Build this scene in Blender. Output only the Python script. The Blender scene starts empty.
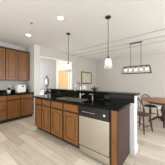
import bpy, bmesh, math, random
from mathutils import Vector, Matrix
random.seed(4)
PI = math.pi
C = bpy.context.scene.collection
S = bpy.context.scene

# ------------------------------------------------------------------ camera
cam_d = bpy.data.cameras.new('camera'); cam = bpy.data.objects.new('camera', cam_d); C.objects.link(cam)
cam.location = (0, 0, 1.28)
cam.rotation_euler = (PI/2, 0, math.atan(110.0/137.5))
cam_d.sensor_width = 36; cam_d.lens = 36*110.0/165.0
cam_d.clip_start = 0.02
S.camera = cam

# ------------------------------------------------------------------ world, light, exposure
wd = bpy.data.worlds.new('world'); S.world = wd; wd.use_nodes = True
bg = wd.node_tree.nodes['Background']; bg.inputs[0].default_value = (0.85, 0.92, 1.0, 1); bg.inputs[1].default_value = 1.0

def area(name, loc, rot, sx, sy, power, col=(1, 1, 1)):
    l = bpy.data.lights.new(name, 'AREA'); l.shape = 'RECTANGLE'; l.size = sx; l.size_y = sy
    l.energy = power; l.color = col
    o = bpy.data.objects.new(name, l); C.objects.link(o); o.location = loc; o.rotation_euler = rot
    return o
# daylight through unseen window openings: right wall (dining side), rear wall (kitchen side); hall light is added fill, no window there
area('daylight_right', (3.35, 3.4, 1.25), (0, PI/2, 0), 2.1, 4.2, 108, (0.96, 0.98, 1.0))
area('daylight_rear', (-0.6, -2.15, 1.3), (PI/2, 0, 0), 4.6, 2.0, 80, (1.0, 0.985, 0.96))
area('hall_fill', (-5.0, 2.42, 1.5), (PI/2, 0, 0), 1.2, 1.9, 27, (1.0, 0.98, 0.95))  # added fill to brighten the hall, set before a solid wall
S.view_settings.view_transform = 'Standard'; S.view_settings.look = 'None'
S.view_settings.gamma = 1; S.view_settings.use_curve_mapping = False
S.view_settings.exposure = 0.55

# ------------------------------------------------------------------ materials
def srgb(r, g, b):
    f = lambda c: (c/255/12.92) if c/255 <= 0.04045 else ((c/255+0.055)/1.055)**2.4
    return (f(r), f(g), f(b), 1)

def mat(name, col, rough=0.5, metal=0.0, var=0.0, scale=8.0, coat=0.0, bump=0.0, stretch=(1, 1, 1), spec=0.5):
    m = bpy.data.materials.new(name); m.use_nodes = True
    nt = m.node_tree; b = nt.nodes['Principled BSDF']
    b.inputs['Base Color'].default_value = col
    b.inputs['Roughness'].default_value = rough; b.inputs['Metallic'].default_value = metal
    b.inputs['Coat Weight'].default_value = coat; b.inputs['Specular IOR Level'].default_value = spec
    tc = nt.nodes.new('ShaderNodeTexCoord'); mp = nt.nodes.new('ShaderNodeMapping')
    mp.inputs['Scale'].default_value = stretch
    n = nt.nodes.new('ShaderNodeTexNoise'); n.inputs['Scale'].default_value = scale; n.inputs['Detail'].default_value = 4
    nt.links.new(tc.outputs['Object'], mp.inputs[0]); nt.links.new(mp.outputs[0], n.inputs['Vector'])
    if var:
        r = nt.nodes.new('ShaderNodeValToRGB')
        r.color_ramp.elements[0].position = 0.3; r.color_ramp.elements[1].position = 0.7
        r.color_ramp.elements[0].color = tuple(c*(1-var) for c in col[:3])+(1,)
        r.color_ramp.elements[1].color = tuple(min(1, c*(1+var)) for c in col[:3])+(1,)
        nt.links.new(n.outputs['Fac'], r.inputs[0]); nt.links.new(r.outputs[0], b.inputs['Base Color'])
    if bump:
        bp = nt.nodes.new('ShaderNodeBump'); bp.inputs['Strength'].default_value = bump; bp.inputs['Distance'].default_value = 0.01
        nt.links.new(n.outputs['Fac'], bp.inputs['Height']); nt.links.new(bp.outputs[0], b.inputs['Normal'])
    return m

M = {}
M['wall'] = mat('wall_paint', srgb(200, 196, 189), 0.85, var=0.02, scale=3, bump=0.05)
M['ceiling'] = mat('ceiling_paint', srgb(232, 231, 228), 0.9, var=0.015, scale=2)
M['rib'] = mat('grey_ceiling_strip', srgb(190, 188, 184), 0.8)
M['white'] = mat('white_paint', srgb(224, 224, 230), 0.45, var=0.01)
M['hallshade'] = mat('hall_shaded_paint', srgb(184, 187, 190), 0.85, var=0.02)  # far hall wall: its shadow is put into this grey
M['casing'] = mat('casing_paint', srgb(214, 213, 212), 0.6, var=0.01)
M['cream'] = mat('cream_paint', srgb(236, 232, 220), 0.8, var=0.02)
M['wood'] = mat('cabinet_wood', srgb(121, 79, 38), 0.34, var=0.22, scale=5, stretch=(6, 6, 0.8), coat=0.12, spec=0.4)
M['woodshade'] = mat('cabinet_gap_shade_wood', srgb(62, 36, 18), 0.45, var=0.2, scale=5, stretch=(6, 6, 0.8), spec=0.3)  # cabinet body wood, darkened to paint in the shadow of the door gaps
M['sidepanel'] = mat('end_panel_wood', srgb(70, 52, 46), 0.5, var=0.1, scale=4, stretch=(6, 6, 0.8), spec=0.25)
M['kick'] = mat('toe_kick', srgb(40, 26, 18), 0.6, var=0.1)
M['steel'] = mat('brushed_steel', srgb(192, 186, 174), 0.34, metal=0.95, var=0.05, scale=12, stretch=(0.3, 0.3, 12))
M['chrome'] = mat('chrome', srgb(176, 176, 174), 0.2, metal=1.0)
M['nickel'] = mat('satin_nickel', srgb(176, 168, 154), 0.35, metal=0.9)
M['blackplastic'] = mat('black_plastic', srgb(18, 18, 19), 0.25)
M['bronze'] = mat('dark_bronze', srgb(48, 38, 30), 0.6, metal=0.2)
M['blackmetal'] = mat('black_metal', srgb(40, 38, 36), 0.5, metal=0.3)
M['appliance'] = mat('white_plastic', srgb(232, 234, 230), 0.35)
M['chairwood'] = mat('chair_wood', srgb(92, 62, 40), 0.5, var=0.2, scale=8, coat=0.1)
M['darkwood'] = mat('dark_wood', srgb(62, 42, 32), 0.45, var=0.2, scale=8)
M['tablewood'] = mat('table_wood', srgb(160, 121, 92), 0.5, var=0.12, scale=4, stretch=(1, 8, 1))
M['cushion'] = mat('dark_cushion', srgb(34, 36, 48), 0.8, var=0.1)
M['tan'] = mat('tan_door_wood', srgb(216, 184, 142), 0.45, var=0.06, scale=5, stretch=(5, 5, 0.6))
M['gilt'] = mat('antique_gilt', srgb(104, 84, 56), 0.5, metal=0.3, var=0.2, scale=30)
M['paper'] = mat('art_paper', srgb(206, 202, 176), 0.7, var=0.06, scale=6)
M['leaf'] = mat('leaf_green', srgb(50, 62, 40), 0.6, var=0.3, scale=20)
M['pot'] = mat('white_ceramic', srgb(240, 240, 238), 0.25)
M['mirror'] = mat('mirror_glass', srgb(244, 245, 245), 0.3, metal=0.7)
M['lilac'] = mat('pale_lilac_lacquer', srgb(214, 212, 226), 0.5)
M['navy'] = mat('navy_glaze', srgb(38, 36, 60), 0.3)
M['display'] = mat('dark_display', srgb(24, 28, 34), 0.2)
M['mark'] = mat('pale_print', srgb(215, 215, 215), 0.5)

def granite():
    m = mat('black_granite', srgb(22, 24, 22), 0.12, spec=0.1)
    nt = m.node_tree; b = nt.nodes['Principled BSDF']
    tc = nt.nodes.new('ShaderNodeTexCoord'); v = nt.nodes.new('ShaderNodeTexVoronoi'); v.inputs['Scale'].default_value = 55
    r = nt.nodes.new('ShaderNodeValToRGB')
    r.color_ramp.elements[0].position = 0.05; r.color_ramp.elements[0].color = srgb(84, 88, 76)
    r.color_ramp.elements[1].position = 0.3; r.color_ramp.elements[1].color = srgb(14, 16, 13)
    nt.links.new(tc.outputs['Object'], v.inputs['Vector']); nt.links.new(v.outputs['Distance'], r.inputs[0])
    nt.links.new(r.outputs[0], b.inputs['Base Color'])
    return m
M['granite'] = granite()

def floor_mat():
    m = mat('plank_floor', srgb(190, 180, 166), 0.38)
    nt = m.node_tree; b = nt.nodes['Principled BSDF']
    tc = nt.nodes.new('ShaderNodeTexCoord')
    br = nt.nodes.new('ShaderNodeTexBrick'); br.offset = 0.37
    br.inputs['Scale'].default_value = 1.0; br.inputs['Brick Width'].default_value = 1.2; br.inputs['Row Height'].default_value = 0.18
    br.inputs['Mortar Size'].default_value = 0.003; br.inputs['Mortar Smooth'].default_value = 0.3; br.inputs['Bias'].default_value = 0.0
    br.inputs['Color1'].default_value = srgb(220, 211, 196); br.inputs['Color2'].default_value = srgb(186, 173, 156)
    br.inputs['Mortar'].default_value = srgb(150, 138, 124)
    nt.links.new(tc.outputs['Object'], br.inputs['Vector'])
    mp = nt.nodes.new('ShaderNodeMapping'); mp.inputs['Scale'].default_value = (1.2, 9, 1)
    n = nt.nodes.new('ShaderNodeTexNoise'); n.inputs['Scale'].default_value = 2.2; n.inputs['Detail'].default_value = 5
    nt.links.new(tc.outputs['Object'], mp.inputs[0]); nt.links.new(mp.outputs[0], n.inputs['Vector'])
    mx = nt.nodes.new('ShaderNodeMixRGB'); mx.blend_type = 'OVERLAY'; mx.inputs[0].default_value = 0.35
    nt.links.new(br.outputs['Color'], mx.inputs[1]); nt.links.new(n.outputs['Fac'], mx.inputs[2])
    nt.links.new(mx.outputs[0], b.inputs['Base Color'])
    return m
M['floor'] = floor_mat()

def emit(name, col, s):
    m = bpy.data.materials.new(name); m.use_nodes = True
    b = m.node_tree.nodes['Principled BSDF']
    b.inputs['Base Color'].default_value = (1, 1, 1, 1)
    b.inputs['Emission Color'].default_value = col; b.inputs['Emission Strength'].default_value = s
    return m
M['lens'] = emit('lit_lens', (1.0, 0.97, 0.9, 1), 6)
M['bulb'] = emit('lit_bulb', (1.0, 0.95, 0.86, 1), 3)

def glassy(name, tr, col, gl=0.25):
    m = bpy.data.materials.new(name); m.use_nodes = True
    nt = m.node_tree; nt.nodes.clear()
    out = nt.nodes.new('ShaderNodeOutputMaterial')
    t = nt.nodes.new('ShaderNodeBsdfTransparent'); d = nt.nodes.new('ShaderNodeBsdfTranslucent'); g = nt.nodes.new('ShaderNodeBsdfGlossy')
    df = nt.nodes.new('ShaderNodeBsdfDiffuse')
    d.inputs[0].default_value = col; df.inputs[0].default_value = col; g.inputs['Roughness'].default_value = 0.12
    a0 = nt.nodes.new('ShaderNodeMixShader'); a0.inputs[0].default_value = 0.5
    a = nt.nodes.new('ShaderNodeMixShader'); a.inputs[0].default_value = tr
    c = nt.nodes.new('ShaderNodeMixShader'); c.inputs[0].default_value = gl*0.5
    nt.links.new(d.outputs[0], a0.inputs[1]); nt.links.new(df.outputs[0], a0.inputs[2])
    nt.links.new(a0.outputs[0], a.inputs[1]); nt.links.new(t.outputs[0], a.inputs[2])
    nt.links.new(a.outputs[0], c.inputs[1]); nt.links.new(g.outputs[0], c.inputs[2])
    nt.links.new(c.outputs[0], out.inputs[0])
    return m
M['seeded'] = glassy('seeded_glass', 0.45, (0.93, 0.94, 0.93, 1))
M['shadecloth'] = glassy('white_lampshade', 0.08, (0.96, 0.95, 0.92, 1), 0.02)
M['clear'] = glassy('clear_glass', 0.72, (0.95, 0.95, 0.95, 1))

# ------------------------------------------------------------------ mesh helpers
class MB:
    def __init__(s): s.bm = bmesh.new()
    def box(s, x0, y0, z0, x1, y1, z1, bev=0.0):
        g = bmesh.ops.create_cube(s.bm, size=1)
        vs = g['verts']
        for v in vs:
            v.co = Vector(((x0+x1)/2 + v.co.x*(x1-x0), (y0+y1)/2 + v.co.y*(y1-y0), (z0+z1)/2 + v.co.z*(z1-z0)))
        if bev:
            es = list({e for v in vs for e in v.link_edges})
            bmesh.ops.bevel(s.bm, geom=es, offset=bev, segments=2, affect='EDGES', profile=0.6)
        return s
    def frust(s, cx, cy, z0, z1, w0, d0, w1, d1):
        vs = []
        for z, w, d in ((z0, w0, d0), (z1, w1, d1)):
            for a, b in ((-1, -1), (1, -1), (1, 1), (-1, 1)):
                vs.append(s.bm.verts.new((cx+a*w/2, cy+b*d/2, z)))
        for f in ((0, 3, 2, 1), (4, 5, 6, 7), (0, 1, 5, 4), (1, 2, 6, 5), (2, 3, 7, 6), (3, 0, 4, 7)):
            s.bm.faces.new([vs[i] for i in f])
        return s
    def lathe(s, prof, c=(0, 0, 0), n=20, sx=1, sy=1, mx=None):
        rings = []
        for r, z in prof:
            ring = []
            for i in range(n):
                a = 2*PI*i/n
                p = Vector((r*math.cos(a)*sx, r*math.sin(a)*sy, z))
                if mx: p = mx @ p
                ring.append(s.bm.verts.new(p + Vector(c)))
            rings.append(ring)
        for a, b in zip(rings, rings[1:]):
            for i in range(n):
                f = s.bm.faces.new((a[i], a[(i+1) % n], b[(i+1) % n], b[i])); f.smooth = True
        if prof[0][0] > 1e-5: s.bm.faces.new(list(reversed(rings[0])))
        if prof[-1][0] > 1e-5: s.bm.faces.new(rings[-1])
        bmesh.ops.remove_doubles(s.bm, verts=[v for r in rings for v in r], dist=1e-6)
        return s
    def tube(s, pts, r, n=8):
        pts = [Vector(p) for p in pts]
        rs = r if isinstance(r, (list, tuple)) else [r]*len(pts)
        rings = []; up = None
        for i, p in enumerate(pts):
            t = (pts[min(i+1, len(pts)-1)] - pts[max(i-1, 0)]).normalized()
            if up is None:
                up = Vector((0, 0, 1)) if abs(t.z) < 0.9 else Vector((1, 0, 0))
            u = t.cross(up)
            if u.length < 1e-4: u = t.cross(Vector((0, 1, 0)))
            u.normalize(); v = u.cross(t).normalized(); up = v
            rings.append([s.bm.verts.new(p + (u*math.cos(2*PI*k/n) + v*math.sin(2*PI*k/n))*rs[i]) for k in range(n)])
        for a, b in zip(rings, rings[1:]):
            for i in range(n):
                f = s.bm.faces.new((a[i], a[(i+1) % n], b[(i+1) % n], b[i])); f.smooth = True
        s.bm.faces.new(list(reversed(rings[0]))); s.bm.faces.new(rings[-1])
        return s
    def build(s, name, m, parent=None, loc=None):
        bmesh.ops.recalc_face_normals(s.bm, faces=s.bm.faces)
        me = bpy.data.meshes.new(name); s.bm.to_mesh(me); s.bm.free()
        me.materials.append(m)
        o = bpy.data.objects.new(name, me); C.objects.link(o)
        if parent: o.parent = parent
        if loc: o.location = loc
        return o

def tag(o, label, cat, group=None):
    o['label'] = label; o['category'] = cat
    if group: o['group'] = group
    return o
def thing(name, label, cat, loc, rz=0.0, group=None):
    o = bpy.data.objects.new(name, None); C.objects.link(o)
    o.empty_display_size = 0.1
    o.location = loc; o.rotation_euler = (0, 0, rz)
    return tag(o, label, cat, group)
def struct(name, mb, m):
    o = mb.build(name, m); o['kind'] = 'structure'; return o
def copy_thing(root, loc, rz, label):
    r = root.copy(); C.objects.link(r); r.location = loc; r.rotation_euler = (0, 0, rz); r['label'] = label
    for ch in list(root.children):
        c = ch.copy(); C.objects.link(c); c.parent = r
        for g in list(ch.children):
            d = g.copy(); C.objects.link(d); d.parent = c
    return r

# ------------------------------------------------------------------ the setting
CH = 2.72
XL, XO, XR = -4.67, -4.02, 3.3        # kitchen left wall, opening plane, right wall
YR, YB = -2.2, 6.5                    # rear wall, back (dining) wall
struct('floor', MB().box(-6.0, YR-0.1, -0.1, XR+0.1, YB+0.1, 0), M['floor'])
struct('ceiling', MB().box(-6.0, YR-0.1, CH, XR+0.1, YB+0.1, CH+0.1), M['ceiling'])
struct('wall_left', MB().box(XL-0.12, YR-0.1, 0, XL, 2.10, CH), M['wall'])
struct('wall_partition', MB().box(-5.92, 2.10, 0, XO, 2.33, CH), M['wall'])
mb = MB().box(XO-0.14, 4.15, 0, XO, YB, CH); mb.box(XO-0.14, 2.33, 2.365, XO, 4.15, CH)
struct('wall_center', mb, M['wall'])
struct('wall_back', MB().box(XO-0.14, YB, 0, XR+0.1, YB+0.12, CH), M['wall'])
struct('wall_hall_left', MB().box(-5.92, 2.33, 0, -5.80, 4.62, CH), M['hallshade'])
struct('wall_hall_back', MB().box(-5.80, 4.50, 0, XO-0.14, 4.62, CH), M['cream'])
mb = MB().box(XR, YR-0.1, 0, XR+0.12, 1.3, CH); mb.box(XR, 5.5, 0, XR+0.12, YB, CH); mb.box(XR, 1.3, 2.3, XR+0.12, 5.5, CH); mb.box(XR, 1.3, 0, XR+0.12, 5.5, 0.2)
struct('wall_right', mb, M['wall'])
mb = MB().box(XL-0.12, YR-0.12, 0, -2.9, YR, CH); mb.box(1.7, YR-0.12, 0, XR+0.1, YR, CH); mb.box(-2.9, YR-0.12, 2.3, 1.7, YR, CH); mb.box(-2.9, YR-0.12, 0, 1.7, YR, 0.3)
struct('wall_rear', mb, M['wall'])
# white lining of the wide opening and the white wall end beside it
mb = MB().box(XO, 2.098, 0, XO+0.008, 2.33, CH-0.001).box(XO-0.14, 2.33, 0, XO, 2.338, 2.357).box(XO-0.14, 2.33, 2.357, XO+0.004, 4.15, 2.365).box(XO-0.14, 4.142, 0, XO, 4.15, 2.357)
struct('trim_1', mb, M['casing'])
struct('baseboard_back', MB().box(XO, YB-0.015, 0, XR, YB, 0.11), M['white'])
struct('baseboard_center', MB().box(XO, 4.21, 0, XO+0.015, YB-0.015, 0.11), M['white'])
# three shallow grey strips drawn for the dark lines across the dining ceiling
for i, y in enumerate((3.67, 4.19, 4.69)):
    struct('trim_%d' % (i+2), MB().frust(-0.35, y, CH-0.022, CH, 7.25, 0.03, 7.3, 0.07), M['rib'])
# low wall behind the island
struct('wall_island', MB().box(-2.95, 2.10, 0, -0.50, 2.30, 1.048), M['white'])
mb = MB().box(-0.50, 2.085, 0, -0.485, 2.315, 0.11, 0.003).box(-0.565, 2.085, 0, -0.50, 2.099, 0.11).box(-2.95, 2.301, 0, -0.50, 2.315, 0.11)
struct('baseboard_island', mb, M['white'])
# tan door in the hall
struct('door_1', MB().box(-5.50, 4.455, 0.01, -4.60, 4.495, 2.03), M['tan'])
mb = MB()
for z0, z1 in ((0.2, 0.95), (1.1, 1.85)):
    for x0, x1 in ((-5.38, -5.1), (-5.0, -4.72)): mb.box(x0, 4.445, z0, x1, 4.457, z1, 0.004)
o = mb.build('door_panel', M['tan'], bpy.data.objects['door_1'])
o = MB().lathe([(0.0, -0.06), (0.025, -0.055), (0.03, -0.04), (0.012, -0.02), (0.02, 0)], (-5.42, 4.455, 1.0), mx=Matrix.Rotation(-PI/2, 3, 'X')).build('door_knob', M['nickel'], bpy.data.objects['door_1'])
mb = MB().box(-5.58, 4.44, 0, -5.50, 4.50, 2.11).box(-4.60, 4.44, 0, -4.52, 4.50, 2.11).box(-5.50, 4.44, 2.03, -4.60, 4.50, 2.11)
struct('trim_5', mb, M['cream'])

# ------------------------------------------------------------------ cabinets
# local frame: x along the run, front face at y=0 looking to -y, depth to +y
def door(parent, x0, x1, z0, z1, knob=None, name='door'):
    w = 0.055; t = 0.02
    mb = MB()
    mb.box(x0, -t, z0, x0+w, 0, z1, 0.003).box(x1-w, -t, z0, x1, 0, z1, 0.003)
    mb.box(x0+w, -t, z0, x1-w, 0, z0+w, 0.003).box(x0+w, -t, z1-w, x1-w, 0, z1, 0.003)
    mb.box(x0+w, -0.004, z0+w, x1-w, 0, z1-w)
    d = mb.build(name, M['wood'], parent)
    MB().box(x0+w+0.032, -0.014, z0+w+0.032, x1-w-0.032, -0.004, z1-w-0.032, 0.007).build('raised_panel', M['wood'], d)
    if knob: add_knob(d, knob[0], knob[1])
    return d
def drawer(parent, x0, x1, z0, z1, knob=True):
    mb = MB().box(x0, -0.02, z0, x1, 0, z1, 0.005)
    d = mb.build('drawer', M['wood'], parent)
    if knob: add_knob(d, (x0+x1)/2, (z0+z1)/2)
    return d
def add_knob(d, x, z):
    prof = [(0.005, 0.0), (0.005, 0.014), (0.011, 0.017), (0.013, 0.022), (0.009, 0.027), (0.0, 0.028)]
    MB().lathe(prof, (x, -0.02, z), n=12, mx=Matrix.Rotation(PI/2, 3, 'X')).build('knob', M['nickel'], d)
def base_cab(name, label, loc, rz, W, depth, cols, group=None, hollow=False, top=0.875):
    t = thing(name, label, 'cabinet', loc, rz, group)
    if hollow:
        MB().box(0, 0, 0.10, W, 0.02, top).box(0, 0.02, 0.10, 0.018, depth, top).box(W-0.018, 0.02, 0.10, W, depth, top).box(0.018, depth-0.012, 0.10, W-0.018, depth, top).box(0.018, 0.02, 0.10, W-0.018, depth-0.012, 0.118).build('body', M['woodshade'], t)
    else:
        MB().box(0, 0, 0.10, W, depth, top).build('body', M['woodshade'], t)
    MB().box(0.0, 0.075, 0, W, depth, 0.10).build('toe_kick', M['kick'], t)
    for (x0, x1, kind, hinge) in cols:
        if kind == 'dd':
            drawer(t, x0, x1, 0.722, 0.852)
            kx = x1-0.04 if hinge == 'l' else x0+0.04
            door(t, x0, x1, 0.118, 0.690, (kx, 0.650))
        elif kind == 'false':
            drawer(t, x0, x1, 0.722, 0.852, knob=False)
            kx = x1-0.04 if hinge == 'l' else x0+0.04
            door(t, x0, x1, 0.118, 0.690, (kx, 0.650))
        else:
            for z0, z1 in ((0.715, 0.855), (0.425, 0.695), (0.115, 0.405)): drawer(t, x0, x1, z0, z1)
    return t
FY = 1.54
base_cab('base_cabinet', 'brown island cabinet with two drawers over two doors, at the far left end', (-2.90, FY, 0), 0, 0.735, 0.555,
         [(0.022, 0.345, 'dd', 'l'), (0.385, 0.716, 'dd', 'r')])
base_cab('sink_cabinet', 'wide brown wood cabinet under the sink, left of the dishwasher', (-2.163, FY, 0), 0, 0.863, 0.555,
         [(0.022, 0.405, 'false', 'l'), (0.450, 0.840, 'false', 'r')], hollow=True)
t = thing('end_panel', 'brown wood end panel closing the island right of the dishwasher', 'panel', (-0.682, FY, 0))
MB().box(0.0, -0.004, 0.0, 0.085, 0.02, 0.875, 0.002).build('stile', M['wood'], t)
MB().box(0.085, 0.0, 0.0, 0.102, 0.555, 0.875).build('side_panel', M['sidepanel'], t)

# left run: front faces +X  -> rotate +90deg: local x -> +Y, local -y -> +X
LX = -4.04
base_cab('base_cabinet', 'brown base cabinet with one drawer and door, against the white wall end', (LX, 1.63, 0), PI/2, 0.46, 0.62, [(0.012, 0.42, 'dd', 'r')])
base_cab('base_cabinet', 'brown base cabinet with one drawer and door, middle of the left run', (LX, 1.22, 0), PI/2, 0.408, 0.62, [(0.012, 0.396, 'dd', 'l')])
base_cab('drawer_cabinet', 'brown wood cabinet with a stack of three drawers at the left edge', (LX, 0.50, 0), PI/2, 0.718, 0.62, [(0.012, 0.706, 'st', 'l')])
def wall_cab(label, y0, W, splits):
    t = thing('wall_cabinet', label, 'cabinet', (-4.34, y0, 1.36), PI/2, None)
    MB().box(0, 0, 0, W, 0.325, 1.07).build('body', M['woodshade'], t)
    for x0, x1, k in splits:
        door(t, x0, x1, 0.012, 1.055, (k, 0.06))
    MB().box(0, -0.022, 1.07, W, 0.325, 1.085).box(0, -0.035, 1.085, W, 0.325, 1.10, 0.004).build('crown_molding', M['kick'], t)
    return t
wall_cab('two-door brown wood wall cabinet hanging nearest the white wall end', 1.27, 0.79, [(0.012, 0.378, 0.34), (0.398, 0.778, 0.44)])
wall_cab('brown wood wall cabinet cut by the left edge of the photo', 0.49, 0.778, [(0.012, 0.378, 0.34), (0.398, 0.766, 0.44)])

# worktops
tag(MB().box(-4.655, 0.50, 0.876, -4.005, 2.098, 0.911, 0.004).build('countertop', M['granite']), 'black stone countertop on the left run of cabinets', 'countertop')
tag(MB().box(-4.668, 0.50, 0.912, -4.65, 2.098, 1.012, 0.002).build('backsplash', M['granite']), 'low black stone backsplash strip along the left kitchen wall', 'backsplash')

# island countertop with sink cut-out (four pieces of one slab in one mesh)
sx0, sx1, sy0, sy1 = -2.08, -1.36, 1.60, 1.93
x0, x1, y0, y1 = -2.95, -0.562, 1.505, 2.085
mb = MB()
outer = [(x0, y0), (x1, y0), (x1, y1), (x0, y1)]; inner = [(sx0, sy0), (sx1, sy0), (sx1, sy1), (sx0, sy1)]
V = {}
for z in (0.876, 0.911):
    V[z] = ([mb.bm.verts.new((a, b, z)) for a, b in outer], [mb.bm.verts.new((a, b, z)) for a, b in inner])
for i in range(4):
    j = (i+1) % 4
    for z in (0.876, 0.911): mb.bm.faces.new((V[z][0][i], V[z][0][j], V[z][1][j], V[z][1][i]))
    for k in (0, 1): mb.bm.faces.new((V[0.876][k][i], V[0.876][k][j], V[0.911][k][j], V[0.911][k][i]))
tag(mb.build('countertop', M['granite']), 'long black granite countertop of the kitchen island around the sink', 'countertop')
mb = MB().box(-2.95, 2.086, 0.912, -0.497, 2.099, 1.048)
sp = mb.build('backsplash', M['granite']); tag(sp, 'black stone backsplash facing the raised bar behind the sink', 'backsplash')
tag(MB().box(-3.02, 2.06, 1.050, -0.455, 2.335, 1.086, 0.006).build('bar_ledge', M['granite']), 'long black stone ledge topping the raised bar', 'ledge')

# sink
t = thing('kitchen_sink', 'stainless steel double sink set into the black island countertop', 'sink', (-1.72, 1.765, 0.911))
mb = MB()
for a, b in ((-0.352, -0.012), (0.012, 0.352)):
    mb.box(a, -0.158, -0.19, b, 0.158, -0.185)
    mb.box(a, -0.16, -0.19, b, -0.155, -0.002).box(a, 0.155, -0.19, b, 0.16, -0.002)
    mb.box(a-0.003, -0.16, -0.19, a, 0.16, -0.002).box(b, -0.16, -0.19, b+0.003, 0.16, -0.002)
mb.build('basin', M['steel'], t)
mb = MB().box(-0.358, -0.163, 0.001, 0.358, -0.145, 0.004, 0.001).box(-0.358, 0.145, 0.001, 0.358, 0.163, 0.004, 0.001).box(-0.358, -0.145, 0.001, -0.342, 0.145, 0.004, 0.001).box(0.342, -0.145, 0.001, 0.358, 0.145, 0.004, 0.001).box(-0.014, -0.145, -0.03, 0.014, 0.145, -0.002)
mb.build('rim', M['steel'], t)
for cx in (-0.18, 0.18):
    MB().lathe([(0.0, -0.184), (0.035, -0.184), (0.04, -0.180), (0.03, -0.179), (0.0, -0.181)], (cx, 0, 0), 16).build('drain', M['chrome'], t)

# faucet
t = thing('faucet', 'tall chrome gooseneck faucet behind the island sink', 'faucet', (-1.66, 1.995, 0.911))
MB().lathe([(0.030, 0), (0.030, 0.008), (0.022, 0.02), (0.02, 0.10), (0.014, 0.12), (0.0, 0.12)], n=16).build('base', M['chrome'], t)
pts = [(0, 0, 0.10), (0, 0, 0.20), (0, 0, 0.27)]
for i in range(1, 10):
    a = PI*i/9; pts.append((-0.0, -0.09+0.09*math.cos(a), 0.27+0.10*math.sin(a)))
pts.append((0, -0.18, 0.235))
MB().tube(pts, 0.015, 10).build('spout', M['chrome'], t)
MB().tube([(0, -0.18, 0.24), (0, -0.18, 0.19), (0, -0.18, 0.175)], [0.015, 0.018, 0.014], 12).build('spray_head', M['chrome'], t)
MB().tube([(0.015, 0, 0.07), (0.05, 0, 0.075), (0.12, -0.01, 0.115)], [0.016, 0.012, 0.007], 10).build('handle', M['chrome'], t)
t = thing('soap_dispenser', 'small chrome soap dispenser pump right of the faucet', 'dispenser', (-1.30, 1.97, 0.911))
MB().lathe([(0.022, 0), (0.022, 0.006), (0.013, 0.015), (0.012, 0.09), (0.0, 0.09)], n=14).build('base', M['chrome'], t)
MB().tube([(0, 0, 0.085), (0, 0, 0.115), (-0.015, -0.02, 0.122), (-0.05, -0.06, 0.115)], [0.010, 0.010, 0.009, 0.006], 8).build('nozzle', M['chrome'], t)

# outlets on the backsplash
def outlet(x, label):
    t = thing('outlet', label, 'outlet', (x, 2.0858, 0.98), 0, 'outlets on the bar backsplash')
    MB().box(-0.058, -0.006, -0.036, 0.058, 0, 0.036, 0.002).build('plate', M['bronze'], t)
    for dx in (-0.024, 0.024):
        MB().box(dx-0.016, -0.009, -0.014, dx+0.016, -0.006, 0.014, 0.002).build('socket', M['blackplastic'], t)
outlet(-1.02, 'dark outlet plate on the bar backsplash above the dishwasher')
outlet(-2.55, 'dark outlet plate on the bar backsplash left of the sink')

# dishwasher
t = thing('dishwasher', 'stainless steel dishwasher with black control panel built into the island', 'dishwasher', (-1.297, FY, 0))
MB().box(0.0, -0.002, 0.10, 0.612, 0.55, 0.872).build('body', M['kick'], t)
MB().box(0.0, 0.07, 0, 0.612, 0.55, 0.10).build('toe_kick', M['kick'], t)
MB().box(0.006, -0.028, 0.172, 0.590, -0.004, 0.686, 0.006).build('door_panel', M['steel'], t)
cp = MB().box(0.006, -0.034, 0.690, 0.590, -0.004, 0.862, 0.006).build('control_panel', M['blackplastic'], t)
MB().box(0.15, -0.038, 0.692, 0.44, -0.033, 0.712, 0.002).build('handle_recess', M['kick'], cp)
MB().lathe([(0.018, 0.0), (0.018, 0.006), (0.013, 0.012), (0.0, 0.012)], (0.515, -0.034, 0.775), 20, mx=Matrix.Rotation(PI/2, 3, 'X')).build('dial', M['mark'], cp)
for i in range(6): MB().box(0.09+i*0.045, -0.0352, 0.770, 0.115+i*0.045, -0.0338, 0.776).build('button_mark', M['mark'], cp)
MB().box(0.006, -0.014, 0.040, 0.590, 0.0, 0.150, 0.004).build('access_panel', M['steel'], t)

# ------------------------------------------------------------------ things on the left counter
t = thing('potted_plant', 'small dark leafy plant in a white pot on the left counter', 'plant', (-4.22, 1.335, 0.911))
MB().lathe([(0.0, 0), (0.045, 0), (0.06, 0.10), (0.062, 0.11), (0.054, 0.11), (0.052, 0.09), (0.0, 0.09)], n=20).build('pot', M['pot'], t)
mb = MB()
for i in range(60):
    a = random.uniform(0, 2*PI); e = random.uniform(0.35, 1.5); L = random.uniform(0.07, 0.13)
    d = Vector((math.cos(a)*math.cos(e), math.sin(a)*math.cos(e), math.sin(e)))
    b0 = Vector((0, 0, 0.10)); p = b0+d*L*0.55; q = b0+d*L; sd = d.cross(Vector((0, 0, 1))).normalized()*0.014
    n_ = sd.cross(d).normalized()*0.004
    v = [mb.bm.verts.new(x) for x in (b0+d*0.02, p+sd, q, p-sd, p+n_)]
    for f in ((0, 1, 4), (1, 2, 4), (2, 3, 4), (3, 0, 4), (0, 3, 2, 1)): mb.bm.faces.new([v[k] for k in f])
mb.build('foliage', M['leaf'], t)
t = thing('countertop_appliance', 'boxy white countertop appliance with a dark display, standing right of the potted plant', 'appliance', (-4.25, 1.72, 0.911), PI/2)
MB().box(-0.14, -0.10, 0.012, 0.14, 0.13, 0.27, 0.02).build('housing', M['appliance'], t)
MB().box(-0.125, -0.09, 0.27, 0.125, 0.12, 0.285, 0.01).build('lid', M['appliance'], t)
MB().box(0.0, -0.108, 0.205, 0.07, -0.099, 0.25, 0.002).build('display', M['display'], t)
for sx_ in (-0.11, 0.11):
    for sy_ in (-0.08, 0.10): MB().lathe([(0.012, 0), (0.012, 0.014)], (sx_, sy_, 0), 10).build('foot', M['blackplastic'], t)
t = thing('outlet', 'white outlet plate on the left wall above the backsplash', 'outlet', (-4.669, 1.50, 1.14))
MB().box(0, -0.036, -0.058, 0.006, 0.036, 0.058, 0.002).build('plate', M['white'], t)
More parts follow.
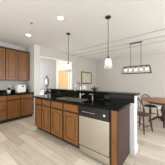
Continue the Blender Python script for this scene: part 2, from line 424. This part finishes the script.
for dz in (-0.022, 0.022): MB().box(0.006, -0.014, dz-0.014, 0.008, 0.014, dz+0.014).build('socket', M['mark'], t)
t = thing('kettle', 'small black kettle tucked against the backsplash in the far counter corner', 'kettle', (-4.36, 1.985, 0.911))
MB().lathe([(0.0, 0), (0.06, 0), (0.062, 0.02), (0.055, 0.10), (0.04, 0.115), (0.0, 0.12)], n=20).build('body', M['blackplastic'], t)
MB().tube([(0.05, 0, 0.03), (0.085, 0, 0.05), (0.085, 0, 0.10), (0.04, 0, 0.112)], 0.007, 8).build('handle', M['blackplastic'], t)

# ------------------------------------------------------------------ ornament on the ledge
t = thing('ornament', 'small dark bronze ornament with a looped handle sitting on the black bar ledge', 'ornament', (-1.43, 2.25, 1.086), 0.7)
MB().lathe([(0.0, 0), (0.03, 0), (0.02, 0.012), (0.05, 0.03), (0.055, 0.045), (0.04, 0.062), (0.015, 0.072), (0.008, 0.085), (0.010, 0.095), (0, 0.105)], n=18, sx=1.35).build('body', M['bronze'], t)
pts = [(0.035+0.035*math.cos(a)+0.035, 0.0, 0.045+0.030*math.sin(a)) for a in [PI*0.85-2*PI*i/14*0.8 for i in range(15)]]
MB().tube(pts, 0.006, 8).build('handle', M['bronze'], t)
MB().tube([(-0.045, 0, 0.035), (-0.075, 0, 0.045), (-0.085, 0, 0.06)], [0.014, 0.01, 0.006], 8).build('spout', M['bronze'], t)

# ------------------------------------------------------------------ pendants
def pendant(x, y, zb, label):
    t = thing('pendant_light', label, 'pendant light', (x, y, CH), 0, 'glass pendants above the island')
    MB().lathe([(0.0, 0), (0.062, 0), (0.062, -0.012), (0.045, -0.026), (0.0, -0.028)], n=20).build('canopy', M['blackmetal'], t)
    top = zb+0.225-CH
    MB().tube([(0, 0, -0.02), (0, 0, top+0.04)], 0.0065, 8).build('stem', M['blackmetal'], t)
    MB().lathe([(0.0, top+0.055), (0.014, top+0.055), (0.016, top+0.02), (0.032, top+0.012), (0.034, top-0.008), (0.0, top-0.01)], n=16).build('socket_cap', M['blackmetal'], t)
    b = zb-CH
    prof = [(0.034, top-0.002), (0.050, top-0.012), (0.063, top-0.035), (0.073, top-0.09), (0.091, b), (0.088, b), (0.070, top-0.09), (0.059, top-0.037), (0.048, top-0.016), (0.034, top-0.006)]
    MB().lathe(prof, n=28).build('glass_shade', M['seeded'], t)
    MB().lathe([(0.0, top-0.01), (0.014, top-0.02), (0.016, top-0.05), (0.030, top-0.09), (0.032, top-0.11), (0.022, top-0.135), (0.0, top-0.145)], n=16).build('bulb', M['bulb'], t)
pendant(-1.07, 2.24, 1.585, 'glass pendant light hanging over the right half of the island')
pendant(-2.35, 2.27, 1.600, 'glass pendant light hanging over the left end of the island')

# ------------------------------------------------------------------ linear chandelier
CX, CY = -0.975, 4.27
t = thing('chandelier', 'long black open-frame chandelier with five glass shades above the dining table', 'chandelier', (CX, CY, CH))
MB().box(-0.21, -0.055, -0.028, 0.21, 0.055, 0, 0.004).build('canopy', M['blackmetal'], t)
zt, zb_ = 1.86-CH, 1.61-CH
for dx in (-0.17, 0.17): MB().tube([(dx, 0, -0.02), (dx, 0, zt)], 0.0075, 8).build('rod', M['blackmetal'], t)
mb = MB(); q = 0.009
def bar(a, b): mb.tube([a, b], q, 4)
wt, wb, dt, db = 0.43, 0.475, 0.07, 0.11
T = [(-wt, -dt, zt), (wt, -dt, zt), (wt, dt, zt), (-wt, dt, zt)]; B = [(-wb, -db, zb_), (wb, -db, zb_), (wb, db, zb_), (-wb, db, zb_)]
for i in range(4):
    bar(T[i], T[(i+1) % 4]); bar(B[i], B[(i+1) % 4]); bar(T[i], B[i])
mb.build('frame', M['blackmetal'], t)
MB().box(-wt, -0.022, zt-0.008, wt, 0.022, zt+0.010, 0.002).build('top_bar', M['blackmetal'], t)
for i in range(5):
    x = (i-2)*0.175
    MB().lathe([(0.0, zt-0.01), (0.016, zt-0.01), (0.018, zt-0.055), (0.030, zt-0.06), (0.030, zt-0.068), (0, zt-0.068)], (x, 0, 0), 14).build('socket', M['blackmetal'], t)
    MB().lathe([(0.028, zt-0.062), (0.045, zt-0.075), (0.050, zt-0.19), (0.047, zt-0.19), (0.042, zt-0.078), (0.028, zt-0.066)], (x, 0, 0), 18).build('glass_shade', M['clear'], t)
    MB().lathe([(0.0, zt-0.068), (0.012, zt-0.075), (0.026, zt-0.11), (0.028, zt-0.13), (0.018, zt-0.155), (0, zt-0.16)], (x, 0, 0), 14).build('bulb', M['bulb'], t)

# ------------------------------------------------------------------ ceiling fittings
def downlight(x, y, label):
    t = thing('recessed_light', label, 'ceiling light', (x, y, CH), 0, 'recessed ceiling lights')
    MB().lathe([(0.062, -0.001), (0.064, -0.006), (0.082, -0.006), (0.088, -0.001)], n=28).build('trim_ring', M['white'], t)
    MB().lathe([(0.0, -0.002), (0.062, -0.002), (0.062, -0.005), (0.0, -0.006)], n=28).build('lens', M['lens'], t)
    l = bpy.data.lights.new('downlight_glow', 'SPOT'); l.energy = 26; l.spot_size = 2.2; l.spot_blend = 0.8; l.shadow_soft_size = 0.06; l.color = (1, 0.94, 0.85)
    lo = bpy.data.objects.new('downlight_glow', l); C.objects.link(lo); lo.location = (0, 0, -0.02); lo.parent = t
downlight(-1.92, 1.61, 'lit recessed ceiling light in front of the island, the one nearer the picture centre')
downlight(-3.36, 1.58, 'lit recessed ceiling light near the brown wall cabinets')
t = thing('sprinkler', 'small grey ceiling sprinkler between the two recessed lights', 'sprinkler', (-2.63, 1.31, CH))
MB().lathe([(0.0, 0), (0.034, 0), (0.03, -0.006), (0.0, -0.008)], n=18).build('escutcheon', M['nickel'], t)
MB().lathe([(0.008, -0.006), (0.008, -0.02), (0.018, -0.022), (0.018, -0.026), (0.0, -0.026)], n=12).build('head', M['nickel'], t)

# ------------------------------------------------------------------ picture, lamp and side table on the centre wall
t = thing('framed_picture', 'pale landscape-format picture in an antique gilt frame on the far wall', 'picture', (XO+0.001, 5.42, 1.56), 0)
W2, H2, fw = 0.52, 0.36, 0.055
mb = MB()
mb.box(0, -W2, H2-fw, 0.03, W2, H2, 0.006).box(0, -W2, -H2, 0.03, W2, -H2+fw, 0.006).box(0, -W2, -H2+fw, 0.03, -W2+fw, H2-fw, 0.006).box(0, W2-fw, -H2+fw, 0.03, W2, H2-fw, 0.006)
mb.build('frame', M['gilt'], t)
MB().box(0.0, -W2+fw, -H2+fw, 0.012, W2-fw, H2-fw).build('artwork', M['paper'], t)
t = thing('side_table', 'small dark side table under the framed picture', 'table', (-3.76, 4.85, 0))
MB().box(-0.25, -0.25, 0.60, 0.25, 0.25, 0.63, 0.004).build('table_top', M['darkwood'], t)
for a in (-1, 1):
    for b in (-1, 1): MB().tube([(a*0.21, b*0.21, 0), (a*0.21, b*0.21, 0.60)], [0.014, 0.02], 8).build('leg', M['darkwood'], t)
t = thing('table_lamp', 'table lamp with a white dome shade behind the bar, below the framed picture', 'lamp', (-3.76, 4.85, 0.63))
MB().lathe([(0.0, 0), (0.07, 0), (0.065, 0.015), (0.02, 0.03), (0.045, 0.10), (0.05, 0.15), (0.02, 0.21), (0.008, 0.23), (0.008, 0.30), (0, 0.30)], n=20).build('base', M['pot'], t)
MB().lathe([(0.155, 0.27), (0.14, 0.36), (0.10, 0.45), (0.055, 0.50), (0.05, 0.50), (0.094, 0.445), (0.134, 0.36), (0.149, 0.27)], n=28).build('lamp_shade', M['shadecloth'], t)
MB().lathe([(0.0, 0.29), (0.02, 0.31), (0.03, 0.35), (0.015, 0.39), (0, 0.40)], n=12).build('bulb', M['bulb'], t)

# ------------------------------------------------------------------ hall furnishings
t = thing('wall_mirror', 'tall oval mirror with a thin dark frame and crest on the shaded grey hall wall', 'mirror', (-5.798, 3.80, 1.31))
def oval(a, b, n=28): return [(0.012, a*math.cos(2*PI*i/n), b*math.sin(2*PI*i/n)) for i in range(n+1)]
MB().tube(oval(0.14, 0.30), 0.011, 8).build('frame', M['bronze'], t)
MB().lathe([(0.0, 0.0), (1.0, 0.0), (1.0, 0.008), (0.0, 0.008)], n=28, mx=Matrix(((0, 0, 1), (0.137, 0, 0), (0, 0.295, 0)))).build('glass', M['mirror'], t)
mb = MB().tube([(0.012, -0.06, 0.37), (0.012, -0.02, 0.33), (0.012, 0, 0.30)], 0.008, 6).tube([(0.012, 0.09, 0.40), (0.012, 0.05, 0.36), (0.012, 0, 0.30)], 0.008, 6)
mb.build('crest', M['bronze'], t)
t = thing('console_table', 'dark narrow console table standing under the oval mirror', 'table', (-5.60, 3.90, 0))
MB().box(-0.16, -0.42, 0.70, 0.16, 0.42, 0.74, 0.004).build('table_top', M['blackmetal'], t)
MB().box(-0.14, -0.39, 0.62, 0.14, 0.39, 0.70).build('apron', M['blackmetal'], t)
for a in (-1, 1):
    for b in (-1, 1): MB().box(a*0.13-0.018, b*0.38-0.018, 0, a*0.13+0.018, b*0.38+0.018, 0.62).build('leg', M['blackmetal'], t)
t = thing('vase', 'small dark round vase on the console table', 'vase', (-5.58, 3.72, 0.74))
MB().lathe([(0.0, 0), (0.05, 0), (0.08, 0.05), (0.075, 0.09), (0.03, 0.12), (0.035, 0.14), (0.028, 0.14), (0.02, 0.12), (0, 0.10)], n=18).build('body', M['blackplastic'], t)
mb = MB()
for i in range(14):
    a = random.uniform(0, 2*PI); e = random.uniform(0.7, 1.5); d = Vector((math.cos(a)*math.cos(e), math.sin(a)*math.cos(e), math.sin(e)))
    mb.tube([Vector((0, 0, 0.12)), Vector((0, 0, 0.12))+d*0.12], [0.003, 0.012], 5)
mb.build('stems', M['leaf'], t)
tag(MB().lathe([(0.0, 0), (0.045, 0), (0.055, 0.02), (0.05, 0.15), (0.03, 0.18), (0.03, 0.20), (0.022, 0.20), (0.022, 0.17), (0, 0.16)], n=18).build('jar', M['pot'], None, (-5.58, 4.02, 0.74)), 'white ceramic jar on the console table, right of the dark vase', 'jar')
t = thing('pedestal', 'pale lilac square pedestal in the hall, left of the console table', 'pedestal', (-5.45, 3.18, 0))
MB().box(-0.15, -0.15, 0.03, 0.15, 0.15, 0.83, 0.006).build('column', M['lilac'], t)
MB().box(-0.17, -0.17, 0.0, 0.17, 0.17, 0.03, 0.003).build('plinth', M['lilac'], t)
MB().box(-0.17, -0.17, 0.83, 0.17, 0.17, 0.86, 0.003).build('cap', M['lilac'], t)
tag(MB().lathe([(0.0, 0), (0.03, 0), (0.06, 0.05), (0.06, 0.08), (0.05, 0.08), (0.05, 0.05), (0, 0.02)], n=18).build('bowl', M['navy'], None, (-5.45, 3.10, 0.86)), 'small navy bowl on top of the pale pedestal', 'bowl')

# ------------------------------------------------------------------ dining table and chairs
TX, TY = -0.16, 4.20
t = thing('dining_table', 'round light brown wooden dining table at the right edge', 'table', (TX, TY, 0))
MB().lathe([(0.0, 0.715), (0.57, 0.715), (0.60, 0.725), (0.61, 0.738), (0.60, 0.75), (0.0, 0.75)], n=48).build('table_top', M['tablewood'], t)
MB().lathe([(0.42, 0.64), (0.42, 0.714), (0.40, 0.714), (0.40, 0.64), (0.42, 0.64)], n=40).build('apron', M['chairwood'], t)
MB().lathe([(0.0, 0.10), (0.09, 0.10), (0.10, 0.16), (0.06, 0.22), (0.05, 0.30), (0.085, 0.40), (0.07, 0.50), (0.045, 0.56), (0.08, 0.62), (0.20, 0.69), (0.20, 0.714), (0.0, 0.714)], n=24).build('pedestal', M['darkwood'], t)
for k in range(4):
    a = 2.42+PI/4+k*PI/2; c, s_ = math.cos(a), math.sin(a)
    MB().tube([(0.05*c, 0.05*s_, 0.20), (0.16*c, 0.16*s_, 0.19), (0.27*c, 0.27*s_, 0.11), (0.36*c, 0.36*s_, 0.04), (0.40*c, 0.40*s_, 0.022)], [0.04, 0.036, 0.03, 0.025, 0.022], 8).build('leg', M['darkwood'], t)

def windsor(loc, rz, label, cushion=True, bh=0.38):
    # faces +y (towards the table), back at -y
    t = thing('dining_chair', label, 'chair', loc, rz, 'chairs around the round dining table')
    st = MB().lathe([(0.0, 0.425), (0.19, 0.425), (0.215, 0.437), (0.215, 0.450), (0.20, 0.456), (0.10, 0.448), (0.0, 0.446)], n=30, sx=1.0, sy=0.97).build('seat', M['chairwood'], t)
    if cushion: MB().lathe([(0.0, 0.450), (0.17, 0.455), (0.18, 0.465), (0.16, 0.478), (0.0, 0.482)], n=26).build('cushion', M['cushion'], t)
    def leg(x, y):
        MB().tube([(x*1.3, y*1.35, 0), (x*1.22, y*1.25, 0.10), (x*1.12, y*1.15, 0.24), (x, y, 0.43)], [0.012, 0.018, 0.021, 0.014], 8).build('leg', M['darkwood'], t)
    for x in (-0.14, 0.14):
        for y in (-0.13, 0.13): leg(x, y)
    mb = MB()
    for x in (-0.168, 0.168): mb.tube([(x, -0.16, 0.17), (x, 0, 0.17), (x, 0.16, 0.17)], [0.008, 0.012, 0.008], 6)
    mb.tube([(-0.168, 0, 0.17), (0, 0, 0.17), (0.168, 0, 0.17)], [0.008, 0.012, 0.008], 6)
    mb.build('stretcher', M['darkwood'], t)
    bow = []
    for i in range(17):
        a = PI*i/16
        h_ = bh*math.sin(a)**0.75 if 0 < i < 16 else 0
        bow.append((-0.20*math.cos(a)*(1+0.12*math.sin(a)), -0.12-0.03-0.22*h_/0.43*0.5, 0.45+h_))
    MB().tube(bow, 0.016, 8).build('back_bow', M['chairwood'], t)
    for k in range(-3, 4):
        x = k*0.048; xt = x*1.25
        u = max(0.0, 1-(xt/0.222)**2)**0.42
        MB().tube([(x, -0.15, 0.448), (xt, -0.15-0.11*u, 0.45+bh*u)], 0.008, 6).build('spindle', M['chairwood'], t)
    return t
windsor((-0.60, 3.28, 0), -0.42, 'brown wooden spindle-back chair nearest the white bar wall, its back to the kitchen', cushion=False, bh=0.45)
w0 = windsor((-0.56, 4.55, 0), -2.29, 'spindle-back chair with a dark cushion, behind the left part of the round table')
copy_thing(w0, (0.30, 3.50, 0), 0.6, 'spindle-back dining chair mostly cut off by the right edge of the photo')
